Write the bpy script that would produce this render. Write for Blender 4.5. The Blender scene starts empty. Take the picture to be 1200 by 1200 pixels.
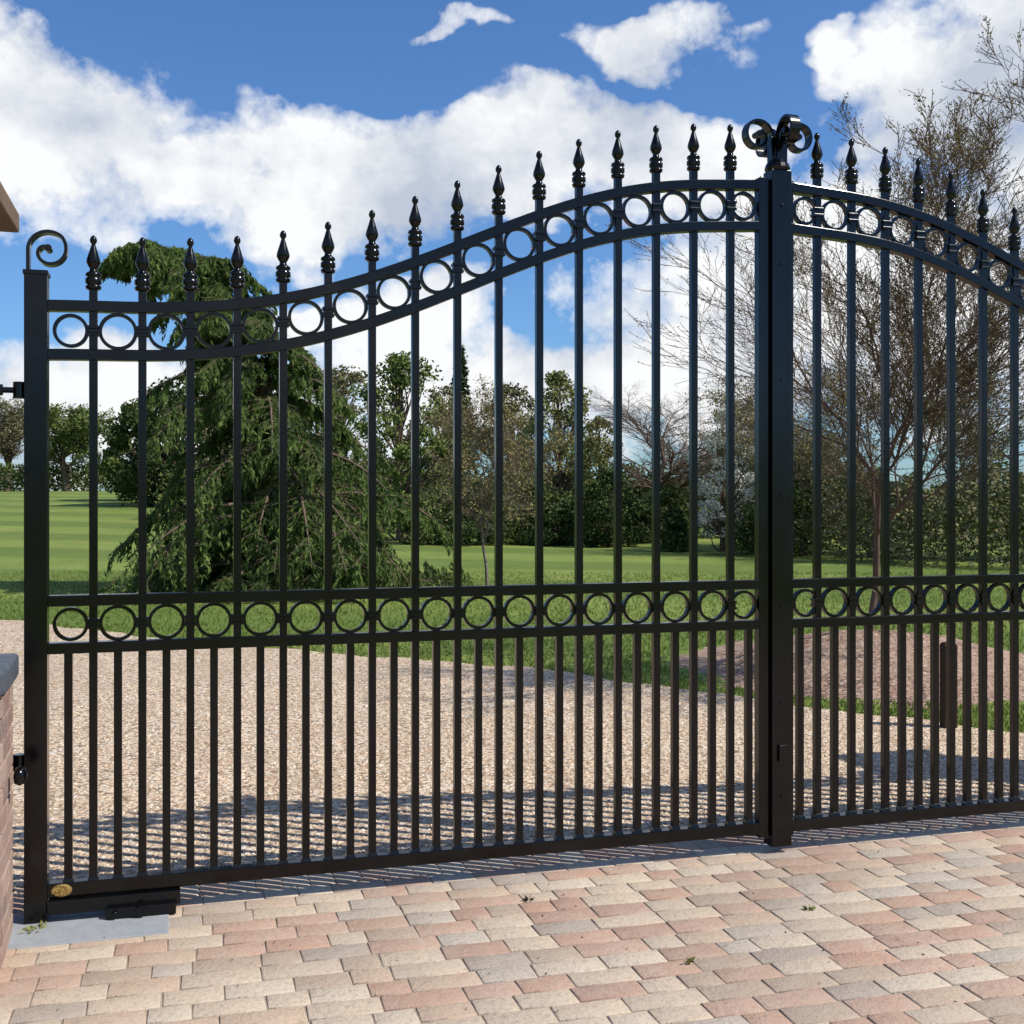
import bpy, math, random
import numpy as np
from mathutils import Vector

random.seed(7)
scene = bpy.context.scene
scene.view_settings.view_transform = 'Standard'
scene.view_settings.look = 'None'
scene.view_settings.exposure = 0
COL = scene.collection

# ------------------------------------------------------------------ helpers
class NT:
    def __init__(s, tree):
        s.t = tree
    def n(s, typ, **kw):
        nd = s.t.nodes.new(typ)
        for k, v in kw.items():
            setattr(nd, k, v)
        return nd
    def l(s, a, b):
        s.t.links.new(a, b)
    def math(s, op, a, b=None, c=None, clamp=False):
        nd = s.n('ShaderNodeMath', operation=op, use_clamp=clamp)
        for i, v in enumerate((a, b, c)):
            if v is None: continue
            if isinstance(v, (int, float)): nd.inputs[i].default_value = v
            else: s.l(v, nd.inputs[i])
        return nd.outputs[0]
    def mix(s, fac, a, b, blend='MIX'):
        nd = s.n('ShaderNodeMix', data_type='RGBA', blend_type=blend)
        for idx, v in ((0, fac), (6, a), (7, b)):
            if isinstance(v, (int, float)): nd.inputs[idx].default_value = v
            elif isinstance(v, tuple): nd.inputs[idx].default_value = (v[0], v[1], v[2], 1)
            else: s.l(v, nd.inputs[idx])
        return nd.outputs[2]
    def noise(s, vec, scale, detail=3, rough=0.55):
        nd = s.n('ShaderNodeTexNoise')
        nd.inputs['Scale'].default_value = scale
        nd.inputs['Detail'].default_value = detail
        nd.inputs['Roughness'].default_value = rough
        if vec is not None: s.l(vec, nd.inputs['Vector'])
        return nd.outputs[0]
    def ramp(s, fac, stops, interp='LINEAR'):
        nd = s.n('ShaderNodeValToRGB')
        cr = nd.color_ramp
        cr.interpolation = interp
        while len(cr.elements) < len(stops): cr.elements.new(0.5)
        for e, (p, c) in zip(cr.elements, stops):
            e.position = p
            e.color = (c[0], c[1], c[2], 1) if isinstance(c, tuple) else (c, c, c, 1)
        s.l(fac, nd.inputs[0])
        return nd.outputs[0]

def new_mat(name):
    m = bpy.data.materials.new(name)
    m.use_nodes = True
    t = m.node_tree
    b = t.nodes['Principled BSDF']
    return m, NT(t), b

def bump(nt, b, h, strength, dist):
    bp = nt.n('ShaderNodeBump')
    bp.inputs['Strength'].default_value = strength
    bp.inputs['Distance'].default_value = dist
    nt.l(h, bp.inputs['Height'])
    nt.l(bp.outputs[0], b.inputs['Normal'])

def obj_from_np(name, parts, parent=None, smooth=False):
    Vs, Fs, Ms, off = [], [], [], 0
    mats = []
    for V, F, m in parts:
        if len(F) == 0: continue
        if m not in mats: mats.append(m)
        Vs.append(V); Fs.append(F + off); Ms.append(np.full(len(F), mats.index(m), dtype=np.int32))
        off += len(V)
    V = np.concatenate(Vs).astype(np.float32); F = np.concatenate(Fs).astype(np.int32); M = np.concatenate(Ms)
    k = F.shape[1]
    me = bpy.data.meshes.new(name)
    me.vertices.add(len(V)); me.vertices.foreach_set('co', V.ravel())
    me.loops.add(F.size); me.loops.foreach_set('vertex_index', F.ravel())
    me.polygons.add(len(F))
    me.polygons.foreach_set('loop_start', np.arange(0, F.size, k, dtype=np.int32))
    me.polygons.foreach_set('loop_total', np.full(len(F), k, dtype=np.int32))
    for m in mats: me.materials.append(m)
    me.polygons.foreach_set('material_index', M)
    if smooth: me.polygons.foreach_set('use_smooth', np.ones(len(F), dtype=bool))
    me.update(calc_edges=True)
    ob = bpy.data.objects.new(name, me)
    COL.objects.link(ob)
    if parent: ob.parent = parent
    return ob

class MB:
    def __init__(s): s.v = []; s.f = []
    def box(s, x0, x1, y0, y1, z0, z1):
        b = len(s.v)
        s.v += [(x0,y0,z0),(x1,y0,z0),(x1,y1,z0),(x0,y1,z0),(x0,y0,z1),(x1,y0,z1),(x1,y1,z1),(x0,y1,z1)]
        s.f += [tuple(b+i for i in q) for q in ((0,3,2,1),(4,5,6,7),(0,1,5,4),(1,2,6,5),(2,3,7,6),(3,0,4,7))]
    def frustum(s, cx, cy, z0, h0, z1, h1):
        b = len(s.v)
        for z, h in ((z0,h0),(z1,h1)):
            s.v += [(cx-h,cy-h,z),(cx+h,cy-h,z),(cx+h,cy+h,z),(cx-h,cy+h,z)]
        s.f += [tuple(b+i for i in q) for q in ((0,3,2,1),(4,5,6,7),(0,1,5,4),(1,2,6,5),(2,3,7,6),(3,0,4,7))]
    def lathe(s, cx, cy, z0, prof, n=12, axis='z'):
        b = len(s.v)
        for r, z in prof:
            for i in range(n):
                a = 2*math.pi*(i+.5)/n
                if axis == 'z': s.v.append((cx+r*math.cos(a), cy+r*math.sin(a), z0+z))
                elif axis == 'x': s.v.append((cx+z, cy+r*math.cos(a), z0+r*math.sin(a)))
                else: s.v.append((cx+r*math.cos(a), cy+z, z0+r*math.sin(a)))
        for j in range(len(prof)-1):
            for i in range(n):
                i2 = (i+1) % n
                s.f.append((b+j*n+i, b+j*n+i2, b+(j+1)*n+i2, b+(j+1)*n+i))
        s.f.append(tuple(b+i for i in range(n))[::-1])
        s.f.append(tuple(b+(len(prof)-1)*n+i for i in range(n)))
    def ring(s, cx, cz, ro, ri, y0, y1, n=40):
        b = len(s.v)
        for i in range(n):
            a = 2*math.pi*i/n; c, d = math.cos(a), math.sin(a)
            s.v += [(cx+ro*c,y0,cz+ro*d),(cx+ro*c,y1,cz+ro*d),(cx+ri*c,y1,cz+ri*d),(cx+ri*c,y0,cz+ri*d)]
        for i in range(n):
            p = b+4*i; q = b+4*((i+1) % n)
            for k in range(4):
                k2 = (k+1) % 4
                s.f.append((p+k, q+k, q+k2, p+k2))
    def strip(s, pts, dvec, wdir, w, th):
        b = len(s.v); n = len(pts)
        for i, (r, z, ox, oy) in enumerate(pts):
            p0 = pts[max(0,i-1)]; p1 = pts[min(n-1,i+1)]
            tx, tz = p1[0]-p0[0], p1[1]-p0[1]; L = math.hypot(tx,tz) or 1
            nx, nz = -tz/L, tx/L
            for sw, sn in ((-1,-1),(1,-1),(1,1),(-1,1)):
                rr = r+nx*sn*th/2; zz = z+nz*sn*th/2
                s.v.append((ox+dvec[0]*rr+wdir[0]*sw*w/2, oy+dvec[1]*rr+wdir[1]*sw*w/2, zz))
        for i in range(n-1):
            p = b+4*i; q = p+4
            for k in range(4):
                k2 = (k+1) % 4
                s.f.append((p+k,p+k2,q+k2,q+k))
        s.f.append((b+3,b+2,b+1,b)); e = b+4*(n-1); s.f.append((e,e+1,e+2,e+3))
    def make(s, name, mat, parent=None, bevel=0, smooth=False):
        me = bpy.data.meshes.new(name); me.from_pydata(s.v, [], s.f); me.materials.append(mat)
        if smooth:
            me.polygons.foreach_set('use_smooth', [True]*len(me.polygons))
        ob = bpy.data.objects.new(name, me); COL.objects.link(ob)
        if parent: ob.parent = parent
        if bevel:
            m = ob.modifiers.new('bevel','BEVEL'); m.width = bevel; m.segments = 2; m.limit_method='ANGLE'
        return ob

def sm(t):
    t = np.clip(t, 0, 1); return t*t*(3-2*t)

def ground_z(x, y):
    return -.07 + 1.9*sm((y-18)/80)*sm((2-x)/18) + 0*x

# ------------------------------------------------------------------ materials
def island_rand(nt):
    return nt.n('ShaderNodeNewGeometry').outputs['Random Per Island']
def objco(nt):
    return nt.n('ShaderNodeTexCoord').outputs['Object']

def leaf_mat(name, dark, light, nscale=1.2, transl=0):
    m, nt, b = new_mat(name)
    t = nt.t
    r = island_rand(nt)
    nz = nt.noise(objco(nt), nscale, 2)
    f = nt.math('ADD', nt.math('MULTIPLY', r, .55), nt.math('MULTIPLY', nt.ramp(nz, [(.35,0.),(.65,1.)]), .45))
    col = nt.mix(f, dark, light)
    t.nodes.remove(b)
    d = nt.n('ShaderNodeBsdfDiffuse'); nt.l(col, d.inputs[0])
    if transl:
        tr = nt.n('ShaderNodeBsdfTranslucent'); mx = nt.n('ShaderNodeMixShader')
        mx.inputs[0].default_value = transl
        nt.l(col, tr.inputs[0]); nt.l(d.outputs[0], mx.inputs[1]); nt.l(tr.outputs[0], mx.inputs[2])
        nt.l(mx.outputs[0], t.nodes['Material Output'].inputs[0])
    else:
        nt.l(d.outputs[0], t.nodes['Material Output'].inputs[0])
    return m

def bark_mat(name, c1, c2, scale=12):
    m, nt, b = new_mat(name)
    nz = nt.noise(objco(nt), scale, 3)
    nt.t.nodes.remove(b)
    d = nt.n('ShaderNodeBsdfDiffuse'); nt.l(nt.mix(nz, c1, c2), d.inputs[0])
    nt.l(d.outputs[0], nt.t.nodes['Material Output'].inputs[0])
    return m

M_iron, nt, b = new_mat('black_gloss_paint')
b.inputs['Base Color'].default_value = (.002,.002,.0025,1)
b.inputs['Specular IOR Level'].default_value = .36
co = objco(nt)
nt.l(nt.ramp(nt.noise(co, 7, 3), [(.3,.11),(.7,.24)]), b.inputs['Roughness'])
bump(nt, b, nt.noise(co, 35, 2), .12, .003)

M_brass, nt, b = new_mat('brass')
co = objco(nt)
nt.l(nt.mix(nt.ramp(nt.noise(co, 160, 2), [(.45,0.),(.55,1.)]), (.6,.42,.14), (.25,.16,.05)), b.inputs['Base Color'])
b.inputs['Metallic'].default_value = .7; b.inputs['Roughness'].default_value = .35

# pavers
M_pav, nt, b = new_mat('clay_paver')
r = island_rand(nt); co = objco(nt)
base = nt.ramp(r, [(0,(.50,.37,.265)),(.11,(.41,.315,.235)),(.22,(.55,.445,.33)),(.34,(.45,.285,.205)),(.46,(.52,.42,.315)),(.57,(.37,.31,.255)),(.66,(.56,.47,.36)),(.77,(.47,.31,.23)),(.87,(.40,.255,.19)),(.94,(.46,.40,.33))], 'CONSTANT')
n1 = nt.noise(co, 9, 4, .65); n2 = nt.noise(co, 70, 3, .7)
c = nt.mix(nt.math('MULTIPLY', nt.ramp(n1, [(.42,0.),(.72,1.)]), .45), base, (.51,.435,.345))
c = nt.mix(nt.math('MULTIPLY', nt.ramp(n2, [(.5,0.),(.7,1.)]), .55), c, (.26,.195,.15))
c = nt.mix(nt.math('MULTIPLY', nt.ramp(nt.noise(co, 1.1, 4, .6), [(.42,0.),(.68,1.)]), .34), c, (.33,.265,.205))
nt.l(c, b.inputs['Base Color']); b.inputs['Roughness'].default_value = .85
b.inputs['Specular IOR Level'].default_value = .3
bump(nt, b, nt.math('ADD', n2, nt.math('MULTIPLY', n1, 1.5)), .8, .006)

M_sand, nt, b = new_mat('joint_sand')
nt.l(nt.mix(nt.noise(objco(nt), 150, 2), (.22,.17,.13), (.46,.38,.3)), b.inputs['Base Color']); b.inputs['Roughness'].default_value = 1

def gravel_mat(name, stops, scale):
    m, nt, b = new_mat(name)
    co = objco(nt)
    v = nt.n('ShaderNodeTexVoronoi'); v.inputs['Scale'].default_value = scale; nt.l(co, v.inputs['Vector'])
    sx = nt.n('ShaderNodeSeparateColor'); nt.l(v.outputs['Color'], sx.inputs[0])
    col = nt.ramp(sx.outputs[0], stops, 'CONSTANT')
    edge = nt.ramp(v.outputs['Distance'], [(.4,1.),(.8,0.4)])
    col = nt.mix(1, col, edge, 'MULTIPLY')
    big = nt.noise(co, 1.3, 5, .6)
    col = nt.mix(nt.math('MULTIPLY', nt.ramp(big, [(.4,0.),(.65,1.)]), .45), col, (.39,.29,.2))
    nt.l(col, b.inputs['Base Color']); b.inputs['Roughness'].default_value = .9
    b.inputs['Specular IOR Level'].default_value = .2
    h = nt.math('SUBTRACT', 1, v.outputs['Distance'])
    bump(nt, b, h, .7, .009)
    return m
GS = [(0,(.68,.525,.37)),(.2,(.56,.405,.27)),(.38,(.75,.635,.49)),(.52,(.43,.285,.175)),(.62,(.64,.485,.335)),(.78,(.71,.57,.41)),(.87,(.28,.205,.14)),(.95,(.8,.75,.66))]
M_grav = gravel_mat('gravel_surface', GS, 44)
M_mulch = gravel_mat('bark_mulch', [(0,(.33,.2,.14)),(.3,(.43,.29,.215)),(.5,(.22,.14,.1)),(.7,(.37,.25,.185)),(.9,(.5,.38,.3))], 34)
M_stone, nt, b = new_mat('gravel_stone')
nt.l(nt.ramp(island_rand(nt), GS, 'CONSTANT'), b.inputs['Base Color']); b.inputs['Roughness'].default_value = .85

# lawn
M_lawn, nt, b = new_mat('mown_grass')
co = objco(nt)
n1 = nt.noise(co, .35, 4, .65); n2 = nt.noise(co, 14, 4, .75)
c = nt.mix(nt.ramp(n1, [(.35,0.),(.65,1.)]), (.165,.22,.045), (.23,.28,.07))
c = nt.mix(nt.ramp(n2, [(.38,0.),(.62,1.)]), nt.mix(1, c, (.66,.7,.64), 'MULTIPLY'), nt.mix(1, c, (1.18,1.14,1.2), 'MULTIPLY'))
sp = nt.n('ShaderNodeSeparateXYZ'); nt.l(co, sp.inputs[0])
ph_ = nt.math('ADD', nt.math('MULTIPLY', sp.outputs[1], 1.0), nt.math('MULTIPLY', sp.outputs[0], .30))
ph_ = nt.math('ADD', ph_, nt.math('MULTIPLY', nt.noise(co, .1, 1), 1.2))
st = nt.ramp(nt.math('ADD', nt.math('MULTIPLY', nt.math('SINE', ph_), .5), .5), [(.35,0.),(.65,1.)])
c = nt.mix(nt.math('MULTIPLY', st, .6), c, (.09,.14,.03))
nt.l(c, b.inputs['Base Color']); b.inputs['Roughness'].default_value = .9
b.inputs['Specular IOR Level'].default_value = .15
bump(nt, b, n2, .6, .04)

M_blade = leaf_mat('grass_blade', (.10,.155,.03), (.24,.30,.08), .6, .3)

# bricks
M_brick, nt, b = new_mat('facing_brick')
co = objco(nt)
base = nt.ramp(island_rand(nt), [(0,(.30,.185,.14)),(.2,(.36,.24,.185)),(.4,(.25,.15,.12)),(.55,(.40,.28,.22)),(.7,(.32,.21,.17)),(.85,(.21,.14,.12))], 'CONSTANT')
c = nt.mix(nt.math('MULTIPLY', nt.ramp(nt.noise(co, 30, 4, .7), [(.42,0.),(.68,1.)]), .6), base, (.42,.33,.27))
nt.l(c, b.inputs['Base Color']); b.inputs['Roughness'].default_value = .9
bump(nt, b, nt.noise(co, 80, 3, .7), .8, .005)
M_mortar, nt, b = new_mat('mortar')
nt.l(nt.mix(nt.noise(objco(nt), 80, 3), (.36,.33,.28), (.5,.46,.4)), b.inputs['Base Color']); b.inputs['Roughness'].default_value = 1
M_blue, nt, b = new_mat('blue_brick_coping')
nt.l(nt.mix(nt.noise(objco(nt), 25, 3), (.05,.06,.075), (.11,.125,.15)), b.inputs['Base Color']); b.inputs['Roughness'].default_value = .5
M_cap, nt, b = new_mat('pier_cap_stone')
co = objco(nt)
nt.l(nt.mix(nt.noise(co, 14, 5, .7), (.09,.05,.03), (.24,.15,.09)), b.inputs['Base Color']); b.inputs['Roughness'].default_value = .85
bump(nt, b, nt.noise(co, 40, 4, .7), .6, .006)
M_slab, nt, b = new_mat('slab_stone')
co = objco(nt)
nt.l(nt.mix(nt.noise(co, 18, 5, .7), (.2,.22,.24), (.36,.38,.4)), b.inputs['Base Color']); b.inputs['Roughness'].default_value = .8
bump(nt, b, nt.noise(co, 50, 4), .5, .004)
M_wood = bark_mat('dark_timber', (.03,.022,.018), (.07,.05,.04), 25)

M_bark = bark_mat('bark_brown', (.09,.065,.05), (.2,.15,.11))
M_barkg = bark_mat('bark_grey', (.12,.1,.085), (.26,.22,.19))
M_twig = bark_mat('twig_reddish', (.08,.055,.045), (.17,.12,.095), 5)
L_cedar = leaf_mat('cedar_needles', (.035,.068,.02), (.185,.25,.075), 1.4, .28)
L_green = leaf_mat('leaves_green', (.07,.10,.03), (.20,.24,.075), .5)
L_yel = leaf_mat('leaves_yellow_green', (.13,.14,.045), (.29,.29,.11), .5)
L_olive = leaf_mat('leaves_olive', (.11,.11,.055), (.25,.23,.12), .6)
L_dark = leaf_mat('leaves_dark', (.025,.042,.018), (.085,.115,.04), .6)
L_hedge = leaf_mat('hedge_leaves', (.05,.075,.025), (.17,.2,.07), .35)
L_white = leaf_mat('blossom', (.45,.45,.38), (.78,.78,.72), .8)
L_bud = leaf_mat('buds', (.18,.15,.06), (.32,.27,.12), .8)

# ------------------------------------------------------------------ ground
def spaced(lo, hi, n, k):
    t = np.linspace(-1, 1, n); s_ = np.sinh(t*k)/np.sinh(k)
    return np.where(s_ < 0, -s_*lo, s_*hi)
xs = spaced(-600, 600, 161, 4.5); ys = spaced(-600, 900, 181, 4.5)
X, Y = np.meshgrid(xs, ys)
V = np.stack([X, Y, ground_z(X, Y)], -1).reshape(-1, 3)
nx, ny = len(xs), len(ys)
idx = np.arange(nx*ny).reshape(ny, nx)
F = np.stack([idx[:-1,:-1], idx[:-1,1:], idx[1:,1:], idx[1:,:-1]], -1).reshape(-1, 4)
obj_from_np('lawn', [(V, F, M_lawn)], smooth=True)

PB = .32   # paving runs this far behind the gate
def gate_y(x): return 4.22 + (x+1.727)*.2875
FAR = np.array([(-60,22),(-20,17.6),(-6.5,14.6),(-3.6,12.4),(-1.25,11.1),(.2,10.4),(1.38,9.25),(2.4,8.3),(3.3,7.6),(4.3,7.0),(4.9,6.5)], float)
NEAR = np.array([(-60,17),(-20,13.5),(-8,10.5),(-4,7.0),(-2.7,4.7)], float)
gx = np.concatenate([np.linspace(-60,-8,60), np.linspace(-7.9,4.8,260)])
def far_y(x):
    return np.interp(x, FAR[:,0], FAR[:,1]) + .05*np.sin(x*5.1)+.04*np.sin(x*11.3+1)
def near_y(x):
    return np.where(x < -2.7, np.interp(x, NEAR[:,0], NEAR[:,1]), gate_y(x)+PB*1.04)
rows = 14
V = []
for j in range(rows+1):
    t = j/rows
    V.append(np.stack([gx, near_y(gx)*(1-t)+far_y(gx)*t, np.full_like(gx, -.052)], -1))
V = np.concatenate(V); n = len(gx); idx = np.arange(n*(rows+1)).reshape(rows+1, n)
F = np.stack([idx[:-1,:-1], idx[:-1,1:], idx[1:,1:], idx[1:,:-1]], -1).reshape(-1, 4)
drive = obj_from_np('gravel_driveway', [(V, F, M_grav)], smooth=True)

def stones(N, px, py, pz, smin, smax, rng):
    s_ = rng.uniform(smin, smax, N)
    ang = rng.uniform(0, 6.28, N); el = rng.uniform(.7, 1.4, N)
    base = np.array([[1,0,0],[0,1,0],[-1,0,0],[0,-1,0]], float)
    pts = []
    for zz, sc in ((-.2,1.),(.35,.65)):
        for k in range(4):
            bx = base[k,0]*el*sc; by = base[k,1]/el*sc
            j = rng.uniform(.75,1.25,N)
            x_ = (bx*np.cos(ang)-by*np.sin(ang))*j*s_; y_ = (bx*np.sin(ang)+by*np.cos(ang))*j*s_
            pts.append(np.stack([px+x_, py+y_, pz+zz*s_*rng.uniform(.8,1.2,N)], -1))
    V = np.stack(pts, 1).reshape(-1, 3)
    q = [(k,(k+1)%4,4+(k+1)%4,4+k) for k in range(4)]+[(4,5,6,7)]
    q = np.array(q)
    F = (np.arange(N)[:,None,None]*8 + q[None]).reshape(-1, 4)
    return V, F
rng = np.random.default_rng(5)
N = 30000
px = rng.uniform(-3.2, 4.6, N); t = rng.uniform(0, 1, N)**1.7
py = near_y(px) - .03 + t*np.minimum(far_y(px)-near_y(px), 5.0)
V, F = stones(N, px, py, -.05, .0045, .0095, rng)
o = obj_from_np('loose_stones', [(V, F, M_stone)], parent=drive)

# paving ---------------------------------------------------------------
ALPHA = math.atan(.2875)
U = np.array([math.cos(ALPHA), math.sin(ALPHA)]); NB = np.array([-math.sin(ALPHA), math.cos(ALPHA)])
O = np.array([-1.727, 4.22])
def g2w(s_, d):
    return O[0]+U[0]*s_+NB[0]*d, O[1]+U[1]*s_+NB[1]*d
paving = bpy.data.objects.new('brick_paving', None); COL.objects.link(paving)
paving.location = (O[0], O[1], 0); paving.rotation_euler = (0,0,ALPHA)
rng = random.Random(11)
V = []; F = []
def paver(x0, x1, y0, y1):
    b = len(V)
    g = .0025; z = -.05 + rng.uniform(-.001,.001); c = .004
    tx, ty = rng.uniform(-.004,.004), rng.uniform(-.005,.005)
    cx, cy = (x0+x1)/2, (y0+y1)/2
    jit = [(rng.uniform(-.0025,.0025), rng.uniform(-.0025,.0025)) for _ in range(4)]
    cs = [(x0+g,y0+g),(x1-g,y0+g),(x1-g,y1-g),(x0+g,y1-g)]
    for lvl in range(3):
        for k,(x,y) in enumerate(cs):
            x += jit[k][0]; y += jit[k][1]
            sx = 1 if x < cx else -1; sy = 1 if y < cy else -1
            if lvl == 2: xx, yy, zz = x+sx*c, y+sy*c, z+tx*(x-cx)+ty*(y-cy)
            elif lvl == 1: xx, yy, zz = x, y, z-.002+tx*(x-cx)+ty*(y-cy)
            else: xx, yy, zz = x, y, z-.02
            V.append((xx,yy,zz))
    for a in (0,4):
        for k in range(4):
            k2 = (k+1)%4
            F.append((b+a+k,b+a+k2,b+a+4+k2,b+a+4+k))
    F.append((b+8,b+9,b+10,b+11))
x = -.9
while x < 9:
    w = rng.uniform(.1,.112); paver(x, x+w, PB-.205, PB); x += w
d = PB-.205
while d > -6.6:
    w = rng.uniform(.102,.116)
    x = -3 - rng.uniform(0,.2)
    while x < 9.5:
        L = rng.choice([.13,.18,.22,.22,.25])*rng.uniform(.95,1.05)
        paver(x, x+L, d-w, d); x += L
    d -= w
obj_from_np('pavers', [(np.array(V), np.array(F), M_pav)], parent=paving)
mb = MB(); mb.box(-3.3, 9.8, -6.7, PB, -.12, -.0545); mb.make('joint_bed', M_sand, paving)

# ------------------------------------------------------------------ gate
gate = bpy.data.objects.new('wrought_iron_gate', None); COL.objects.link(gate)
gate.location = (O[0], O[1], 0); gate.rotation_euler = (0,0,ALPHA)
TS = [0.04,.19,.364,.536,.708,.88,1.05,1.224,1.396,1.568,1.74,1.91,2.084,2.256,2.428,2.6,2.772,2.9]
TZ = [2.209,2.212,2.216,2.224,2.244,2.273,2.318,2.378,2.442,2.517,2.592,2.666,2.730,2.778,2.813,2.837,2.852,2.858]
PF = np.polyfit(TS, TZ, 6)
MID = 2.9825
def ztop(s_):
    if s_ > MID: s_ = 2*MID - s_
    return float(np.polyval(PF, min(max(s_, .0), 2.92)))
def slope(s_): return (ztop(s_+.01)-ztop(s_-.01))/.02
BH = .218; RT = .04
def leaf(side):
    nm = 'left' if side == 0 else 'right'
    def ms(s_): return s_ if side == 0 else 2*MID - s_
    fr = MB()
    def hbox(a, b_, y0, y1, z0, z1):
        a, b_ = sorted((ms(a), ms(b_))); fr.box(a, b_, y0, y1, z0, z1)
    e = 2.90 if side == 0 else 2.925
    hbox(.034, e, -.024, .024, 1.093, 1.133)
    hbox(.034, e, -.024, .024, .920, .960)
    hbox(.034, e, -.022, .022, .034, .086)
    fr.box(*sorted((ms(-.041), ms(.037))), -.04, .04, -.046, 2.305)
    fr.box(*sorted((ms(-.045), ms(.041))), -.044, .044, 2.295, 2.312)
    fr.make(nm+'_leaf_frame', M_iron, gate, .003)
    cr = MB()
    for top in (0, BH-RT):
        b = len(cr.v); n = 90
        for i in range(n+1):
            s_ = ms(.03 + (e-.03)*i/n)
            z = ztop(s_)-top
            th = RT*math.sqrt(1+slope(s_)**2)
            for y_, z_ in ((-.024,z-th),(.024,z-th),(.024,z),(-.024,z)):
                cr.v.append((s_, y_, z_))
        for i in range(n):
            p = b+4*i; q = p+4
            for k in range(4):
                k2 = (k+1)%4
                cr.f.append((p+k,p+k2,q+k2,q+k) if side else (p+k,q+k,q+k2,p+k2))
        cr.f.append((b,b+1,b+2,b+3)); q = b+4*n; cr.f.append((q+3,q+2,q+1,q))
    cr.make(nm+'_arched_rails', M_iron, gate, .003)
    bars = MB(); fin = MB(); col = MB(); rg = MB()
    h = .0145
    ss = [.1925+.172*k for k in range(16)]
    for s_ in ss:
        x = ms(s_); zt = ztop(x)
        bars.box(x-h, x+h, -h, h, .08, zt+.05)
        prof = [(.0165,.040),(.027,.046),(.029,.055),(.021,.060),(.029,.066),(.029,.082),(.021,.088),(.029,.094),(.027,.103),(.015,.110),(.013,.12),(.020,.131),(.0255,.143),(.024,.155),(.016,.18),(.009,.203),(.0065,.211),(.011,.216),(.0135,.225),(.010,.236),(.003,.243)]
        fin.lathe(x, 0, zt, prof, 16)
        for zc in (zt-BH/2, 1.0265):
            col.box(x-.023, x+.023, -.02, .02, zc-.019, zc-.008)
            col.box(x-.019, x+.019, -.0175, .0175, zc-.008, zc+.008)
            col.box(x-.023, x+.023, -.02, .02, zc+.008, zc+.019)
        col.frustum(x, 0, .082, .0205, .1, .016)
    for s_ in [.1065+.172*k for k in range(17)]:
        if s_ > 2.87: continue
        x = ms(s_)
        bars.box(x-h, x+h, -h, h, .08, .925)
        col.frustum(x, 0, .082, .0205, .1, .016)
    rs = [.1145] + [.1925+.172*(k+.5) for k in range(15)] + [2.833]
    for i, s_ in enumerate(rs):
        x = ms(s_)
        zt = ztop(x)-BH/2
        R = .0685 if 0 < i < 16 else .062
        rg.ring(x, zt-.001, R, R-.012, -.011, .011)
        rg.ring(x, 1.0265, min(R,.0665), min(R,.0665)-.012, -.011, .011)
    bars.make(nm+'_bars', M_iron, gate, .0015)
    fin.make(nm+'_spear_finials', M_iron, gate, 0, True)
    col.make(nm+'_collars', M_iron, gate, .0015)
    rg.make(nm+'_rings', M_iron, gate)
leaf(0); leaf(1)

def scroll_pts(ox, oy, rc, zc, R, r0, z0, turns=1.3, rend=.016):
    pts = []
    for i in range(6):
        t = i/6; pts.append((r0+(rc-R-r0)*t*t*(3-2*t), z0+(zc-z0)*t, ox, oy))
    n = 52
    for i in range(n+1):
        t = i/n; a = math.pi - t*turns*2*math.pi
        u_ = max(0,(t-.28)/.72)
        r = R+(rend-R)*(u_**.85)
        pts.append((rc+r*math.cos(a)-(R-r)*.12, zc+r*math.sin(a)-(R-r)*.1, ox, oy))
    return pts
sc = MB()
def scroll(ox, oy, rc, zc, R, r0, z0, dv, wd, w):
    pts = scroll_pts(ox, oy, rc, zc, R, r0, z0)
    sc.strip(pts, dv, wd, w, .012)
    r_, z_ = pts[-1][0], pts[-1][1]
    x_, y_ = ox+dv[0]*r_, oy+dv[1]*r_
    if wd[1]: sc.lathe(x_, y_-w*.5-.002, z_, [(.013,0),(.013,w+.004)], 14, 'y')
    else: sc.lathe(x_-w*.5-.002, y_, z_, [(.013,0),(.013,w+.004)], 14, 'x')
scroll(-.002, 0, .042, 2.387, .07, -.028, 2.30, (1,0), (0,1), .045)
scroll(2*MID+.002, 0, .042, 2.387, .07, -.028, 2.30, (-1,0), (0,1), .045)
PC = 2.998
for dv, wd in (((1,0),(0,1)),((-1,0),(0,1)),((0,1),(1,0)),((0,-1),(1,0))):
    scroll(PC, 0, .098, 3.05, .066, .03, 2.90, dv, wd, .044)
sc.make('scrolls', M_iron, gate, 0)

cp = MB()
cp.box(2.952, 3.046, -.04, .04, -.02, 2.905)
cp.box(2.899, 2.945, -.022, .022, .02, 2.87)
cp.box(3.049, 3.066, -.02, .02, .02, 2.87)
cp.lathe(PC, 0, 2.905, [(.05,0),(.056,.012),(.05,.03),(.036,.05),(.03,.09),(.022,.13),(.034,.15),(.02,.165),(.004,.175)], 16)
cp.box(2.98, 3.02, -.052, -.04, .35, .42)
for zc in (.2,.6,1.02,1.5,2.0,2.5,2.75):
    cp.lathe(2.999, -.0445, zc, [(.008,0),(.008,.004)], 10, 'y')
cp.make('meeting_post', M_iron, gate, .002)

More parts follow.
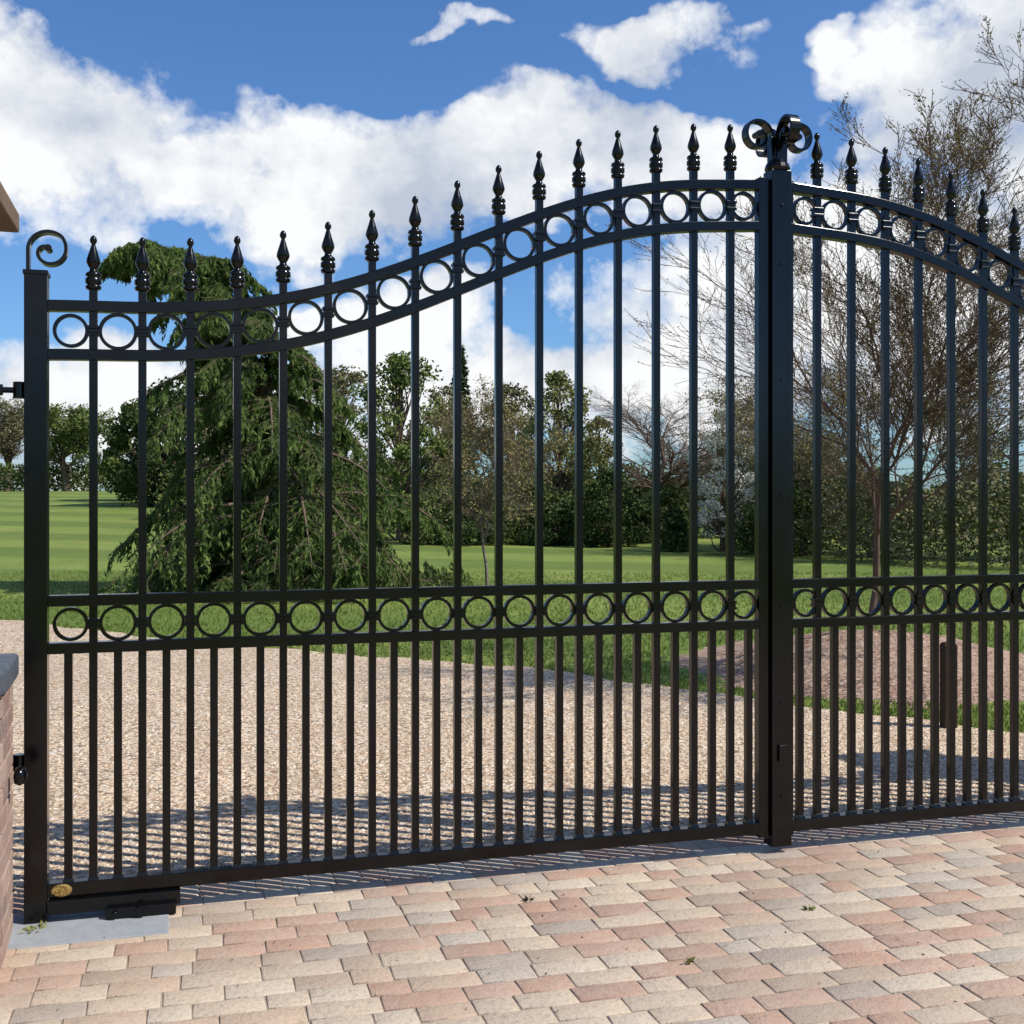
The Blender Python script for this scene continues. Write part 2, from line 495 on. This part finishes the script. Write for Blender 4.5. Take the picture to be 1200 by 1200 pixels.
hg = MB()
for zc in (1.879, .53):
    for sgn, x0 in ((1, -.19), (-1, 2*MID+.19)):
        hg.lathe(x0, 0, zc, [(.011,0),(.011,sgn*.155)], 12, 'x')
        hg.lathe(x0, 0, zc, [(.04,0),(.04,sgn*.012)], 6, 'x')
        hg.lathe(x0+sgn*.06, 0, zc, [(.021,0),(.021,sgn*.014)], 6, 'x')
        hg.lathe(x0+sgn*.13, 0, zc-.03, [(.022,0),(.022,.06)], 14)
hg.box(.04, .50, -.05, .03, -.02, .031)
hg.box(.24, .485, -.075, .04, -.0465, -.006)
hg.lathe(.36, -.078, -.022, [(.02,-.012),(.02,.01)], 12, 'y')
hg.lathe(.27, -.078, -.026, [(.012,-.01),(.012,.01)], 6, 'y')
hg.box(5.48, 5.92, -.05, .03, -.02, .031)
hg.box(5.49, 5.73, -.075, .04, -.0465, -.006)
hg.make('hinges_and_pivots', M_iron, gate, .002)
bd = MB()
n = 28
for y_, sc_ in ((-.022,1),(-.027,1),(-.029,.86)):
    for i in range(n):
        a = 2*math.pi*i/n
        bd.v.append((.085+.036*sc_*math.cos(a), y_, .060+.023*sc_*math.sin(a)))
for j in range(2):
    for i in range(n):
        i2=(i+1)%n; bd.f.append((j*n+i, j*n+i2, (j+1)*n+i2, (j+1)*n+i))
bd.f.append(tuple(2*n+i for i in range(n)))
bd.make('maker_badge', M_brass, gate)

slab = MB(); slab.box(-.12, .46, -.26, .06, -.1, -.0462)
s_ = slab.make('stone_slab', M_slab, None, .004); s_.location = (O[0],O[1],0); s_.rotation_euler=(0,0,ALPHA)

# ------------------------------------------------------------------ piers and low wall
def pier(name, s0, s1, d0, d1):
    root = bpy.data.objects.new(name, None); COL.objects.link(root)
    root.location = (O[0],O[1],0); root.rotation_euler=(0,0,ALPHA)
    core = MB(); core.box(s0+.006, s1-.006, d0+.006, d1-.006, -.1, 2.52); core.make('mortar_core', M_mortar, root)
    bk = MB(); rr = random.Random(3)
    z = -.06; k = 0; L = s1-s0
    while z+.065 < 2.525:
        corners = [(s0,d0,1,0),(s1,d0,0,1),(s1,d1,-1,0),(s0,d1,0,-1)]
        for (cx,cy,dx,dy) in corners:
            segs = [(0,.215),(.225,.3375)] if k % 2 == 0 else [(.1125,.225),(.235,.45)]
            for a, b_ in segs:
                a = a*L/.45; b_ = b_*L/.45
                nx_, ny_ = -dy, dx
                p = (cx+dx*a, cy+dy*a); q = (cx+dx*b_+nx_*.1, cy+dy*b_+ny_*.1)
                j = rr.uniform(-.001,.001)
                bk.box(min(p[0],q[0])+j, max(p[0],q[0])+j, min(p[1],q[1])+j, max(p[1],q[1])+j, z, z+.065)
        z += .075; k += 1
    bk.make('bricks', M_brick, root, .003)
    c = MB(); m = .085
    cx, cy = (s0+s1)/2, (d0+d1)/2; hh = L/2+m
    c.frustum(cx, cy, 2.525, hh, 2.60, hh)
    c.frustum(cx, cy, 2.60, hh-.004, 2.80, .03)
    c.make('coping', M_cap, root, .006)
pier('brick_gate_pier', -.64, -.19, -.17, .28)
pier('brick_gate_pier', 2*MID+.19, 2*MID+.64, -.17, .28)

def wall_path(pts, n=60):
    P = np.array(pts, float); tt = np.linspace(0, len(P)-1, n)
    out = []
    for v in tt:
        i = min(int(v), len(P)-2); f = v-i
        p0 = P[max(i-1,0)]; p1 = P[i]; p2 = P[i+1]; p3 = P[min(i+2,len(P)-1)]
        out.append(.5*((2*p1)+(-p0+p2)*f+(2*p0-5*p1+4*p2-p3)*f*f+(-p0+3*p1-3*p2+p3)*f**3))
    return np.array(out)
def low_wall(name, pts, side):
    root = bpy.data.objects.new(name, None); COL.objects.link(root)
    P = wall_path(pts, 80)
    seg = np.linalg.norm(np.diff(P,axis=0),axis=1); S = np.concatenate([[0],np.cumsum(seg)])
    def at(s_):
        p = np.array([np.interp(s_,S,P[:,0]), np.interp(s_,S,P[:,1])])
        q = np.array([np.interp(s_+.01,S,P[:,0]), np.interp(s_+.01,S,P[:,1])])-np.array([np.interp(s_-.01,S,P[:,0]), np.interp(s_-.01,S,P[:,1])])
        q /= np.linalg.norm(q); return p, q, np.array([q[1],-q[0]])*side
    def chunk(mb, a, b_, o0, o1, z0, z1):
        pa, ta, na = at(a); pb, tb, nb = at(b_)
        b = len(mb.v)
        ring = [pa+na*o0, pb+nb*o0, pb+nb*o1, pa+na*o1]
        if side < 0: ring = ring[::-1]
        for z in (z0,z1):
            for p in ring: mb.v.append((p[0],p[1],z))
        mb.f += [tuple(b+i for i in q) for q in ((0,1,2,3),(7,6,5,4),(0,4,5,1),(1,5,6,2),(2,6,7,3),(3,7,4,0))]
    T = .26; total = S[-1]
    core = MB(); m_ = 48
    for i in range(m_):
        chunk(core, .006+(total-.012)*i/m_, .006+(total-.012)*(i+1)/m_, .014, T-.014, -.1, .865)
    core.make('mortar_core', M_mortar, root)
    bk = MB(); z = -.06; k = 0
    while z < .83:
        a = 0 if k%2==0 else -.1125
        while a < total:
            a0 = max(a,0); a1 = min(a+.215,total)
            if a1-a0 > .02:
                chunk(bk, a0, a1, 0, .1, z, z+.065); chunk(bk, a0, a1, T-.1, T, z, z+.065)
            a += .225
        z += .075; k += 1
    bk.make('bricks', M_brick, root, .003)
    cp_ = MB(); a = 0
    while a < total-.02:
        a1 = min(a+.108, total); chunk(cp_, a, a1, -.02, T+.02, .85, .935); a += .113
    cp_.make('coping_bricks', M_blue, root, .014)
    kb = MB(); p, t_, n_ = at(.16)
    q = p-n_*.02
    kb.lathe(q[0], q[1], .53, [(.01,-.0),(.03,.006),(.034,.018),(.026,.034),(.008,.04)], 16, 'x')
    kb.make('gate_stop_knob', M_iron, root, 0, True)
low_wall('low_brick_wall', [(-1.785,4.15),(-1.71,3.92),(-1.65,3.7),(-1.68,3.45),(-1.83,3.2),(-2.15,3.0),(-2.6,2.9),(-3.4,2.87)], 1)
e0 = g2w(2*MID+.05, -.06)
low_wall('low_brick_wall', [(e0[0],e0[1]),(e0[0]+.1,e0[1]-.35),(e0[0]+.25,e0[1]-.7),(e0[0]+.6,e0[1]-1.05),(e0[0]+1.2,e0[1]-1.3),(e0[0]+2.2,e0[1]-1.35)], -1)

# ------------------------------------------------------------------ vegetation tools
def unit(v): return v/np.maximum(np.linalg.norm(v,axis=-1,keepdims=True),1e-9)
def tubes(segs, sides=4):
    A = np.array(segs, float)
    P0, P1, R0, R1 = A[:,0:3], A[:,3:6], A[:,6], A[:,7]
    d = unit(P1-P0); ref = np.where(np.abs(d[:,2:3])<.9, np.array([[0,0,1.]]), np.array([[1.,0,0]]))
    a = unit(np.cross(d, ref)); b = np.cross(d, a)
    out = []
    for P, R in ((P0,R0),(P1,R1)):
        for k in range(sides):
            t = 2*math.pi*k/sides
            out.append(P+R[:,None]*(a*math.cos(t)+b*math.sin(t)))
    V = np.stack(out,1).reshape(-1,3)
    q = np.array([(k,(k+1)%sides,sides+(k+1)%sides,sides+k) for k in range(sides)])
    F = (np.arange(len(A))[:,None,None]*2*sides+q[None]).reshape(-1,4)
    return V, F
def leaves(C, l, w, rng, dirs=None, spread=1.0):
    N = len(C)
    a = rng.normal(size=(N,3))
    if dirs is not None: a = unit(dirs)+a*spread*.5
    a = unit(a); b = unit(np.cross(a, rng.normal(size=(N,3))))
    l = l*rng.uniform(.6,1.3,(N,1)); w = w*rng.uniform(.6,1.3,(N,1))
    V = np.stack([C-a*l, C+b*w, C+a*l, C-b*w],1).reshape(-1,3)
    F = np.arange(N*4).reshape(N,4)
    return V, F

def leafy_tree(name, x, y, h, w, mat, seed, leaf=.12, K=60, per=160, bottom=.12, bark=None, cr=.22, depth=None, shape=1.0):
    rng = np.random.default_rng(seed)
    z0 = float(ground_z(np.array(x),np.array(y)))
    cz0 = z0+h*bottom; ch = h*(1-bottom)
    C = []
    while len(C) < K:
        t = rng.uniform(0,1); ang = rng.uniform(0,6.283)
        prof = math.sin(math.pi*min(1,(t*.86+.14))**shape)**.6
        r = w/2*prof*math.sqrt(rng.uniform(.15,1))*rng.uniform(.75,1.08)
        C.append((x+r*math.cos(ang), y+r*math.sin(ang)*(depth or 1), cz0+ch*t*.93))
    C = np.array(C)
    segs = []
    tr = np.array([x,y,z0-.1]); r0 = h*.022
    prev = tr; n = 8
    pts = [tr]
    for i in range(n):
        q = np.array([x+rng.normal()*.03*h*.3, y+rng.normal()*.03*h*.3, z0+h*.85*(i+1)/n])
        segs.append((*prev,*q, r0*(1-i/n*.85), r0*(1-(i+1)/n*.85))); prev = q; pts.append(q)
    for c in C:
        zb = z0+ (c[2]-z0)*.62
        i = min(int((zb-z0)/(h*.85)*n), n-1)
        p = pts[i]; m = (p+c)/2+rng.normal(size=3)*.04*w
        segs.append((*p,*m,r0*.35,r0*.22)); segs.append((*m,*c,r0*.22,r0*.06))
    rad = w*cr*rng.uniform(.5,1.15,(K,1))
    P = np.repeat(C,per,axis=0); RR = np.repeat(rad,per,axis=0)
    u = unit(rng.normal(size=P.shape))*rng.uniform(0,1,(len(P),1))**.5
    P = P+u*RR*np.array([1,1,.75])
    VL, FL = leaves(P, leaf, leaf*.55, rng)
    VT, FT = tubes(segs,5)
    return obj_from_np(name, [(VT,FT,bark or M_bark),(VL,FL,mat)])

def grow(segs,tips,rng,p,d,L,r,level,maxl,spread,up,nch,n0=5):
    n = max(3, n0-level//2); st = L/n
    for i in range(n):
        d = unit(d+rng.normal(size=3)*.13+np.array([0,0,up])); q = p+d*st
        r2 = max(r*(1-.55*(i+1)/n) if level else r*(1-.8*(i+1)/n), .0022)
        ra = max(r*(1-.55*i/n) if level else r*(1-.8*i/n), .0024)
        segs.append((*p,*q,ra,r2)); p = q
        if level < maxl and (i >= 1 or level > 0):
            for c in range(nch[level]):
                ax = unit(np.cross(d, rng.normal(size=3)))
                an = spread*rng.uniform(.7,1.3)
                cd = unit(d*math.cos(an)+ax*math.sin(an))
                grow(segs,tips,rng,p,cd,L*rng.uniform(.42,.68)*(1-.35*i/n),r2*.6,level+1,maxl,spread,up,nch,n0)
        elif level == maxl:
            tips.append(p)
def bare_tree(name,x,y,z0,h,r,seed,bark,maxl=4,spread=.6,up=.08,nch=(3,2,2,2),leafm=None,leaf=.03,leafn=1,lean=(0,0),n0=5,rscale=1.0,sides=4,wid=None):
    rng = np.random.default_rng(seed); segs=[]; tips=[]
    grow(segs,tips,rng,np.array([0,0,0.]),unit(np.array([lean[0],lean[1],1.])),h*.9,r,0,maxl,spread,up,nch,n0)
    S = np.array(segs); T = np.array(tips)
    f = h/S[:,5].max()
    k = f
    if wid: k = wid/(np.percentile(S[:,3],98)-np.percentile(S[:,3],2))
    cxm = (np.percentile(S[:,3],98)+np.percentile(S[:,3],2))/2 if wid else 0
    def tf(P):
        P = P.copy()
        t = np.clip(P[:,2]*f/h,0,1)
        P[:,0] = x+(P[:,0]-cxm*t)*k; P[:,1] = y+P[:,1]*k; P[:,2] = z0-.05+P[:,2]*f
        return P
    S[:,0:3] = tf(S[:,0:3]); S[:,3:6] = tf(S[:,3:6]); T = tf(T)
    S[:,6:8] *= rscale
    parts = [(*tubes(S,sides),bark)]
    if leafm is not None:
        P = np.repeat(T,leafn,axis=0)+rng.normal(size=(len(T)*leafn,3))*leaf*1.2
        parts.append((*leaves(P,leaf,leaf*.5,rng),leafm))
    return obj_from_np(name,parts)

def hedge(name, pts, h, thick, leaf, n, mat, seed, hv=.25):
    rng = np.random.default_rng(seed)
    P = np.array(pts,float); seg = np.linalg.norm(np.diff(P,axis=0),axis=1); S = np.concatenate([[0],np.cumsum(seg)])
    s_ = rng.uniform(0,S[-1],n); x = np.interp(s_,S,P[:,0]); y = np.interp(s_,S,P[:,1])
    ph = rng.uniform(0,6.28,8); fr = np.array([.05,.11,.23,.41,.7,1.1,1.9,3.1])
    amp = np.array([.6,.8,.6,.5,.4,.35,.3,.25])
    hh = h*(1+hv*(np.sin(s_[:,None]*fr*3+ph)*amp).sum(1)/1.4)
    t = rng.uniform(0,1,n)**.75
    o = rng.normal(size=n)*thick*.35*(1-.5*t**2)
    z = ground_z(x,y)+hh*t
    C = np.stack([x+o*.4+rng.normal(size=n)*.1, y+o, z],-1)
    return obj_from_np(name,[(*leaves(C,leaf,leaf*.6,rng),mat)])

def px(xp, Z): return (xp-600)*Z/1080
def ph(yp, Z): return 1.5+(584-yp)*Z/1080

# ------------------------------------------------------------------ cedar
def cedar():
    rng = np.random.default_rng(21)
    Y0 = 19.
    tp = np.array([(-3.52,-.1),(-3.6,.8),(-3.66,1.57),(-3.96,2.98),(-4.4,4.03),(-4.95,4.95),(-5.5,5.42),(-6.0,5.5),(-6.4,5.3)])
    T = wall_path(tp,60)
    segs=[]
    for i in range(59):
        r = .14*(1-i/60)+.012; r2 = .14*(1-(i+1)/60)+.012
        segs.append((T[i,0],Y0,T[i,1],T[i+1,0],Y0,T[i+1,1],r,r2))
    LC=[];LD=[]
    nb = 190
    for k in range(nb):
        t = .04+.96*(k/nb)**1.1
        i = min(int(t*59),58); base = np.array([T[i,0],Y0,T[i,1]])
        Lb = np.interp(t,[0,.12,.3,.5,.65,.8,1],[3.0,3.0,2.45,1.65,1.15,.8,.35])*rng.uniform(.5,1.2)
        az = k*2.39996+rng.normal()*.3
        d = unit(np.array([math.cos(az),math.sin(az),rng.uniform(.1,.45)]))
        n = 8; p = base
        dr = rng.uniform(.07,.13)
        for j in range(n):
            d = unit(d+np.array([0,0,-dr-.02*j])+rng.normal(size=3)*.06)
            q = p+d*Lb/n
            if q[2] < .1: q[2] = .1
            rr = .03*(1-j/n)*Lb/2+.005
            segs.append((*p,*q,rr,rr*.85)); p = q
            if j == 0 and Lb > 1: continue
            ntw = 5 if Lb > 1.2 else 4
            for m in range(ntw):
                sd = 1 if m%2 else -1
                side = unit(np.cross(d,np.array([0,0,1.])))*sd
                tl = (.16+.30*Lb*(.25+.75*math.sin(math.pi*(j+1)/(n+1.5))))*rng.uniform(.4,1.15)*.8
                td = unit(side*.9+d*rng.uniform(.4,1.)+rng.normal(size=3)*.15)
                pp = p-d*rng.uniform(0,1)*Lb/n
                segs.append((*pp,*(pp+td*tl*.6+np.array([0,0,-.06*tl])),.005,.003))
                ns = 4
                for u_ in range(ns):
                    td = unit(td+np.array([0,0,-.22-.12*u_]))
                    pq = pp+td*tl/ns
                    for v in range(7):
                        LC.append(pp+(pq-pp)*rng.uniform(0,1)+rng.normal(size=3)*.022+np.array([0,0,-.02]))
                        LD.append(td*1.+np.array([0,0,-.45]))
                    pp = pq
    C = np.array(LC); D = np.array(LD)
    keep = C[:,2] > -.02
    C=C[keep]; D=D[keep]
    obj_from_np('cedar_tree',[(*tubes(segs,4),M_bark),(*leaves(C,.066,.018,rng,D,.9),L_cedar)])
cedar()

# ------------------------------------------------------------------ mulch bed + bare tree
BX, BY = 3.35, 10.6
n = 64; rr = 16
rgn = np.random.default_rng(8)
Vg=[]
for j in range(rr+1):
    t = j/rr
    for i in range(n):
        a = 2*math.pi*i/n
        R = 1+.06*math.sin(3*a+1)+.04*math.sin(7*a)
        Vg.append((BX+2.0*R*t*math.cos(a), BY+2.0*R*t*math.sin(a), -.075+.32*(math.cos(math.pi*t)*.5+.5)+rgn.normal()*.008))
idx = np.arange(n*(rr+1)).reshape(rr+1,n)
F = np.stack([idx[:-1], np.roll(idx[:-1],-1,1), np.roll(idx[1:],-1,1), idx[1:]],-1).reshape(-1,4)[:, ::-1]
obj_from_np('mulch_bed',[(np.array(Vg),F,M_mulch)],smooth=True)
bare_tree('bare_tree',BX-.1,BY,.2,4.7,.045,17,M_twig,maxl=4,spread=.5,up=.09,nch=(3,2,1,2),leafm=L_bud,leaf=.011,leafn=1,n0=6,wid=2.7,rscale=.85)
mb = MB(); mb.box(2.87,2.96,7.7,7.79,-.1,.5); mb.frustum(2.915,7.745,.5,.045,.515,.03); mb.make('timber_post',M_wood,None,.006)

bare_tree('sapling_tree',px(577,20),20,-.05,3.7,.03,31,M_barkg,maxl=3,spread=.75,up=.03,nch=(2,2,2),leafm=L_bud,leaf=.025,n0=7)
Z=40
bare_tree('oak_tree',px(728,Z),Z,-.05,5.6,.2,44,M_bark,maxl=4,spread=.62,up=.05,nch=(3,2,2,2),n0=5,rscale=1.0,wid=4.2)
bare_tree('oak_tree',px(130,95),95,1.7,8,.3,45,M_bark,maxl=4,spread=.6,up=.05,nch=(3,2,2,1),leafm=L_olive,leaf=.1,wid=5,rscale=1.3)
bare_tree('oak_tree',px(186,90),90,1.7,6.9,.25,46,M_bark,maxl=4,spread=.7,up=.05,nch=(3,2,2,1),leafm=L_green,leaf=.13,leafn=1,wid=5,rscale=1.3)
for i,(xp,zz,top,sd,wd) in enumerate([(870,30,450,51,4),(1010,27,430,52,3.6),(1160,28,410,54,4),(825,34,480,55,3)]):
    bare_tree('bare_tree',px(xp,zz),zz,-.05,ph(top,zz)+.05,.07,sd,M_barkg,maxl=4,spread=.55,up=.08,nch=(3,2,2,1),leafm=L_olive if i%2 else L_bud,leaf=.04,leafn=1,wid=wd)

leafy_tree('deciduous_tree',px(495,38),38,ph(445,38),4.2,L_green,61,leaf=.075,K=75,per=150,cr=.13)
leafy_tree('deciduous_tree',px(440,44),44,ph(458,44),4.4,L_olive,62,leaf=.08,K=60,per=120,cr=.14)
leafy_tree('willow_tree',px(645,42),42,ph(462,42),3.7,L_yel,63,leaf=.07,K=80,per=160,cr=.14,bottom=.06)
leafy_tree('willow_tree',px(600,45),45,ph(470,45),3.2,L_olive,64,leaf=.075,K=55,per=130,cr=.15,bottom=.06)
leafy_tree('willow_tree',px(682,46),46,ph(505,46),2.8,L_yel,65,leaf=.075,K=50,per=120,cr=.15,bottom=.06)
leafy_tree('cherry_blossom_tree',px(796,32),32,ph(495,32),1.9,L_white,66,leaf=.035,K=80,per=110,cr=.13,bottom=.12)
leafy_tree('evergreen_tree',px(285,60),60,ph(478,60)-.9,6.4,L_dark,67,leaf=.13,K=80,per=200,cr=.16,bottom=.0)
leafy_tree('evergreen_tree',px(252,66),66,ph(500,66)-.9,4.0,L_green,68,leaf=.13,K=50,per=170,cr=.17,bottom=.0)
leafy_tree('deciduous_tree',px(345,58),58,ph(478,58)-.4,5.0,L_olive,69,leaf=.11,K=60,per=130,cr=.16,bottom=.05)
leafy_tree('deciduous_tree',px(535,50),50,ph(475,50),3.6,L_olive,70,leaf=.09,K=50,per=110,cr=.16,bottom=.05)
for i,(xp,zz,top,wp,m_) in enumerate([(560,36,575,90,L_dark),(610,37,565,80,L_green),(690,35,560,70,L_dark),(665,37,580,60,L_hedge),(720,38,590,60,L_dark),(745,39,575,60,L_hedge),(850,30,565,90,L_hedge),(520,36,580,70,L_hedge),(640,36,590,60,L_dark)]):
    leafy_tree('evergreen_shrub',px(xp,zz),zz,ph(top,zz)+.07,wp*zz/1080,m_,80+i,leaf=.06,K=34,per=190,bottom=.0,cr=.2)
def spruce(name,x,y,h,w,seed):
    rng=np.random.default_rng(seed); z0=float(ground_z(np.array(x),np.array(y)))
    segs=[(x,y,z0,x,y,z0+h,.12,.02)]; C=[];D=[]
    for k in range(200):
        t=(k/200); z=z0+h*(.04+.96*t); L=w/2*(1-t)**.85*rng.uniform(.7,1.15)+.08
        az_=k*2.4; d=np.array([math.cos(az_),math.sin(az_),-.25])
        segs.append((x,y,z,*(np.array([x,y,z])+d*L),.03,.008))
        for q in range(24):
            s_=rng.uniform(.1,1); C.append(np.array([x,y,z])+d*L*s_+rng.normal(size=3)*.1*(1.2-s_)); D.append(d)
    obj_from_np(name,[(*tubes(segs,4),M_bark),(*leaves(np.array(C),.12,.05,rng,np.array(D),1.),L_dark)])
spruce('spruce_tree',px(552,52),52,ph(448,52),2.6,91)
spruce('young_conifer',px(752,32),32,1.0,.7,92)

hedge('field_hedge',[(-130,70),(-60,88),(-30,92),(-12,78),(0,60),(8,52)],2.2,3,.15,46000,L_hedge,101,.1)
hedge('undergrowth_hedge',[(-14,48),(-4,44),(4,43),(14,42),(26,38)],2.1,2.5,.09,44000,L_hedge,102,.3)
hedge('hawthorn_hedge',[(6.5,34),(9,26),(14,22.5),(22,20),(34,16)],1.7,1.8,.055,44000,L_olive,103,.2)
hedge('hawthorn_hedge',[(7.5,36),(10,29),(16,25),(26,23)],2.3,1.8,.065,40000,L_green,104,.25)
hedge('distant_trees',[(-260,120),(-120,160),(-40,150),(60,150),(160,130),(280,60)],3,8,.4,34000,L_olive,105,.25)
hedge('distant_trees',[(-200,-60),(-100,-110),(60,-120),(200,-60),(280,60)],9,8,.6,16000,L_green,106,.35)

# ------------------------------------------------------------------ grass blades
rng = np.random.default_rng(77)
N = 120000
yy = 6.4+rng.uniform(0,1,N)**1.7*17
xx = rng.uniform(-.52,.52,N)*yy*1.05
ok = yy > far_y(xx)-.03
ok &= ((xx-BX)**2+(yy-BY)**2) > 1.93**2
xx=xx[ok]; yy=yy[ok]; M=len(xx)
hh = rng.uniform(.02,.045,M)*np.where(np.abs(yy-far_y(xx))<.15,1.4,1)
w = rng.uniform(.004,.009,M); a=rng.uniform(0,6.28,M); lx=rng.normal(size=M)*.02; ly=rng.normal(size=M)*.02
zz=ground_z(xx,yy)
V=np.stack([np.stack([xx-w*np.cos(a),yy-w*np.sin(a),zz],-1),np.stack([xx+w*np.cos(a),yy+w*np.sin(a),zz],-1),
            np.stack([xx+lx+w*.4*np.cos(a),yy+ly+w*.4*np.sin(a),zz+hh],-1),np.stack([xx+lx-w*.4*np.cos(a),yy+ly-w*.4*np.sin(a),zz+hh],-1)],1).reshape(-1,3)
obj_from_np('grass',[(V,np.arange(M*4).reshape(M,4),M_blade)])

def weed(name,x,y,r,n,seed,mat):
    rng=np.random.default_rng(seed)
    C=np.stack([x+rng.normal(size=n)*r,y+rng.normal(size=n)*r,-.045+np.abs(rng.normal(size=n))*r*.3],-1)
    D=np.stack([C[:,0]-x,C[:,1]-y,np.full(n,r)],-1)
    obj_from_np(name,[(*leaves(C,.012,.005,rng,D,.5),mat)])
for i,(xp,yp,r) in enumerate([(158,990,.02),(765,1020,.009),(876,971,.01),(615,962,.009)]):
    Zp=1.55*1080/(yp-584); weed('weed',px(xp,Zp),Zp,r,16 if i else 26,200+i,L_yel if i!=3 else M_wood)
rng=np.random.default_rng(9); n=170
C=np.stack([rng.uniform(-1.5,3.6,n),rng.uniform(2.7,5.2,n),np.full(n,-.045)],-1)
C=C[C[:,1]<gate_y(C[:,0])-.1]
obj_from_np('fallen_leaves',[(*leaves(C,.006,.0035,rng,rng.normal(size=C.shape)*np.array([1,1,.15]),.1),M_bark)])

# ------------------------------------------------------------------ light & sky
hd = (-.954,.298); el = math.radians(50)
sun = bpy.data.lights.new('sun','SUN'); sun.energy = 5.0; sun.angle = math.radians(.4); sun.color=(1,.945,.86)
so = bpy.data.objects.new('sun',sun); COL.objects.link(so)
so.rotation_euler = Vector((hd[0]*math.cos(el),hd[1]*math.cos(el),-math.sin(el))).to_track_quat('-Z','Y').to_euler()

w = bpy.data.worlds.new('World'); scene.world = w; w.use_nodes = True
nt = NT(w.node_tree); bg = w.node_tree.nodes['Background']
bg.inputs[1].default_value = .1
sky = nt.n('ShaderNodeTexSky', sky_type='NISHITA'); sky.sun_disc=False
sky.sun_elevation = el; sky.sun_rotation = math.atan2(-hd[0],-hd[1])
sky.air_density=1.0; sky.dust_density=.5; sky.ozone_density=1.5
tc = nt.n('ShaderNodeTexCoord').outputs['Generated']
sp = nt.n('ShaderNodeSeparateXYZ'); nt.l(tc, sp.inputs[0])
az = nt.math('ARCTAN2', sp.outputs[0], sp.outputs[1]); elv = nt.math('ARCSINE', sp.outputs[2])
mp = nt.n('ShaderNodeMapping'); mp.inputs['Location'].default_value=(3,1,2); mp.inputs['Scale'].default_value=(1,1,1.5); nt.l(tc, mp.inputs[0])
wn = nt.n('ShaderNodeTexNoise'); wn.inputs['Scale'].default_value=9; wn.inputs['Detail'].default_value=4; nt.l(mp.outputs[0], wn.inputs['Vector'])
ws = nt.n('ShaderNodeSeparateColor'); nt.l(wn.outputs['Color'], ws.inputs[0])
wz = nt.math('MULTIPLY_ADD', ws.outputs[0], .18, nt.math('SUBTRACT', az, .09))
we = nt.math('MULTIPLY_ADD', ws.outputs[1], .14, nt.math('SUBTRACT', elv, .07))
blobs = [(150,245,140,85,1),(60,200,120,90,1),(310,300,110,55,.95),(450,300,120,52,.95),(600,266,125,50,1.05),(745,266,110,42,1),
 (735,168,75,28,.9),(1010,210,110,66,1.05),(1100,150,90,75,1.05),(918,178,30,24,.7),(170,165,50,20,.65),
 (250,510,300,60,.95),(660,480,280,48,1),(480,420,130,34,.7),(930,400,260,115,.85),(1150,330,160,90,.9),(560,138,45,10,.42)]
acc = None
cv = nt.n('ShaderNodeCombineXYZ'); nt.l(wz, cv.inputs[0]); nt.l(we, cv.inputs[1])
for (xp,yp,rx,ry,wt) in blobs:
    a0 = math.atan((xp-600)/1080); e0 = math.atan((584-yp)/1080*math.cos(a0))
    ra = rx/1080*math.cos(a0)**2*1.25; re = ry/1080*1.25
    vm = nt.n('ShaderNodeVectorMath', operation='MULTIPLY_ADD'); nt.l(cv.outputs[0], vm.inputs[0])
    vm.inputs[1].default_value = (1/ra,1/re,0); vm.inputs[2].default_value = (-a0/ra,-e0/re,0)
    dt = nt.n('ShaderNodeVectorMath', operation='DOT_PRODUCT'); nt.l(vm.outputs[0], dt.inputs[0]); nt.l(vm.outputs[0], dt.inputs[1])
    m_ = nt.math('MULTIPLY_ADD', dt.outputs['Value'], -wt, wt)
    acc = m_ if acc is None else nt.math('MAXIMUM', acc, m_)
side = nt.math('MULTIPLY', nt.math('SUBTRACT', nt.math('ABSOLUTE', az), .6, clamp=True), 3, clamp=True)
gen = nt.math('MULTIPLY', nt.ramp(nt.noise(tc,2.6,2), [(.54,0.),(.68,1.)]), side)
acc = nt.math('MAXIMUM', nt.math('MAXIMUM', acc, 0), gen)
fb = nt.noise(tc,11,8,.64)
dens = nt.math('ADD', acc, nt.math('MULTIPLY', nt.math('SUBTRACT', fb, .5), 2.3))
mask = nt.ramp(dens, [(.14,0.),(.34,.55),(.62,1.)])
mask = nt.math('MULTIPLY', mask, nt.math('MULTIPLY', acc, 4, clamp=True))
shade = nt.ramp(nt.math('ADD', nt.math('MULTIPLY', nt.noise(mp.outputs[0],6,5,.55), .7), nt.math('MULTIPLY', fb, .35)), [(.41,0.),(.57,1.)])
ccol = nt.mix(shade, (5.3,5.9,7.0), (9.8,9.9,10))
skyc = nt.mix(1, sky.outputs[0], (.64,.98,1.4), 'MULTIPLY')
nt.l(nt.mix(mask, skyc, ccol), bg.inputs[0])

# ------------------------------------------------------------------ camera
cam = bpy.data.cameras.new('camera'); co_ = bpy.data.objects.new('camera',cam); COL.objects.link(co_)
co_.location=(0,0,1.5); co_.rotation_euler=(math.radians(90),0,0)
cam.sensor_width=36; cam.lens=36*1080/953.5; cam.shift_y=-16/953.5; cam.clip_end=3000; cam.clip_start=.05
scene.camera = co_
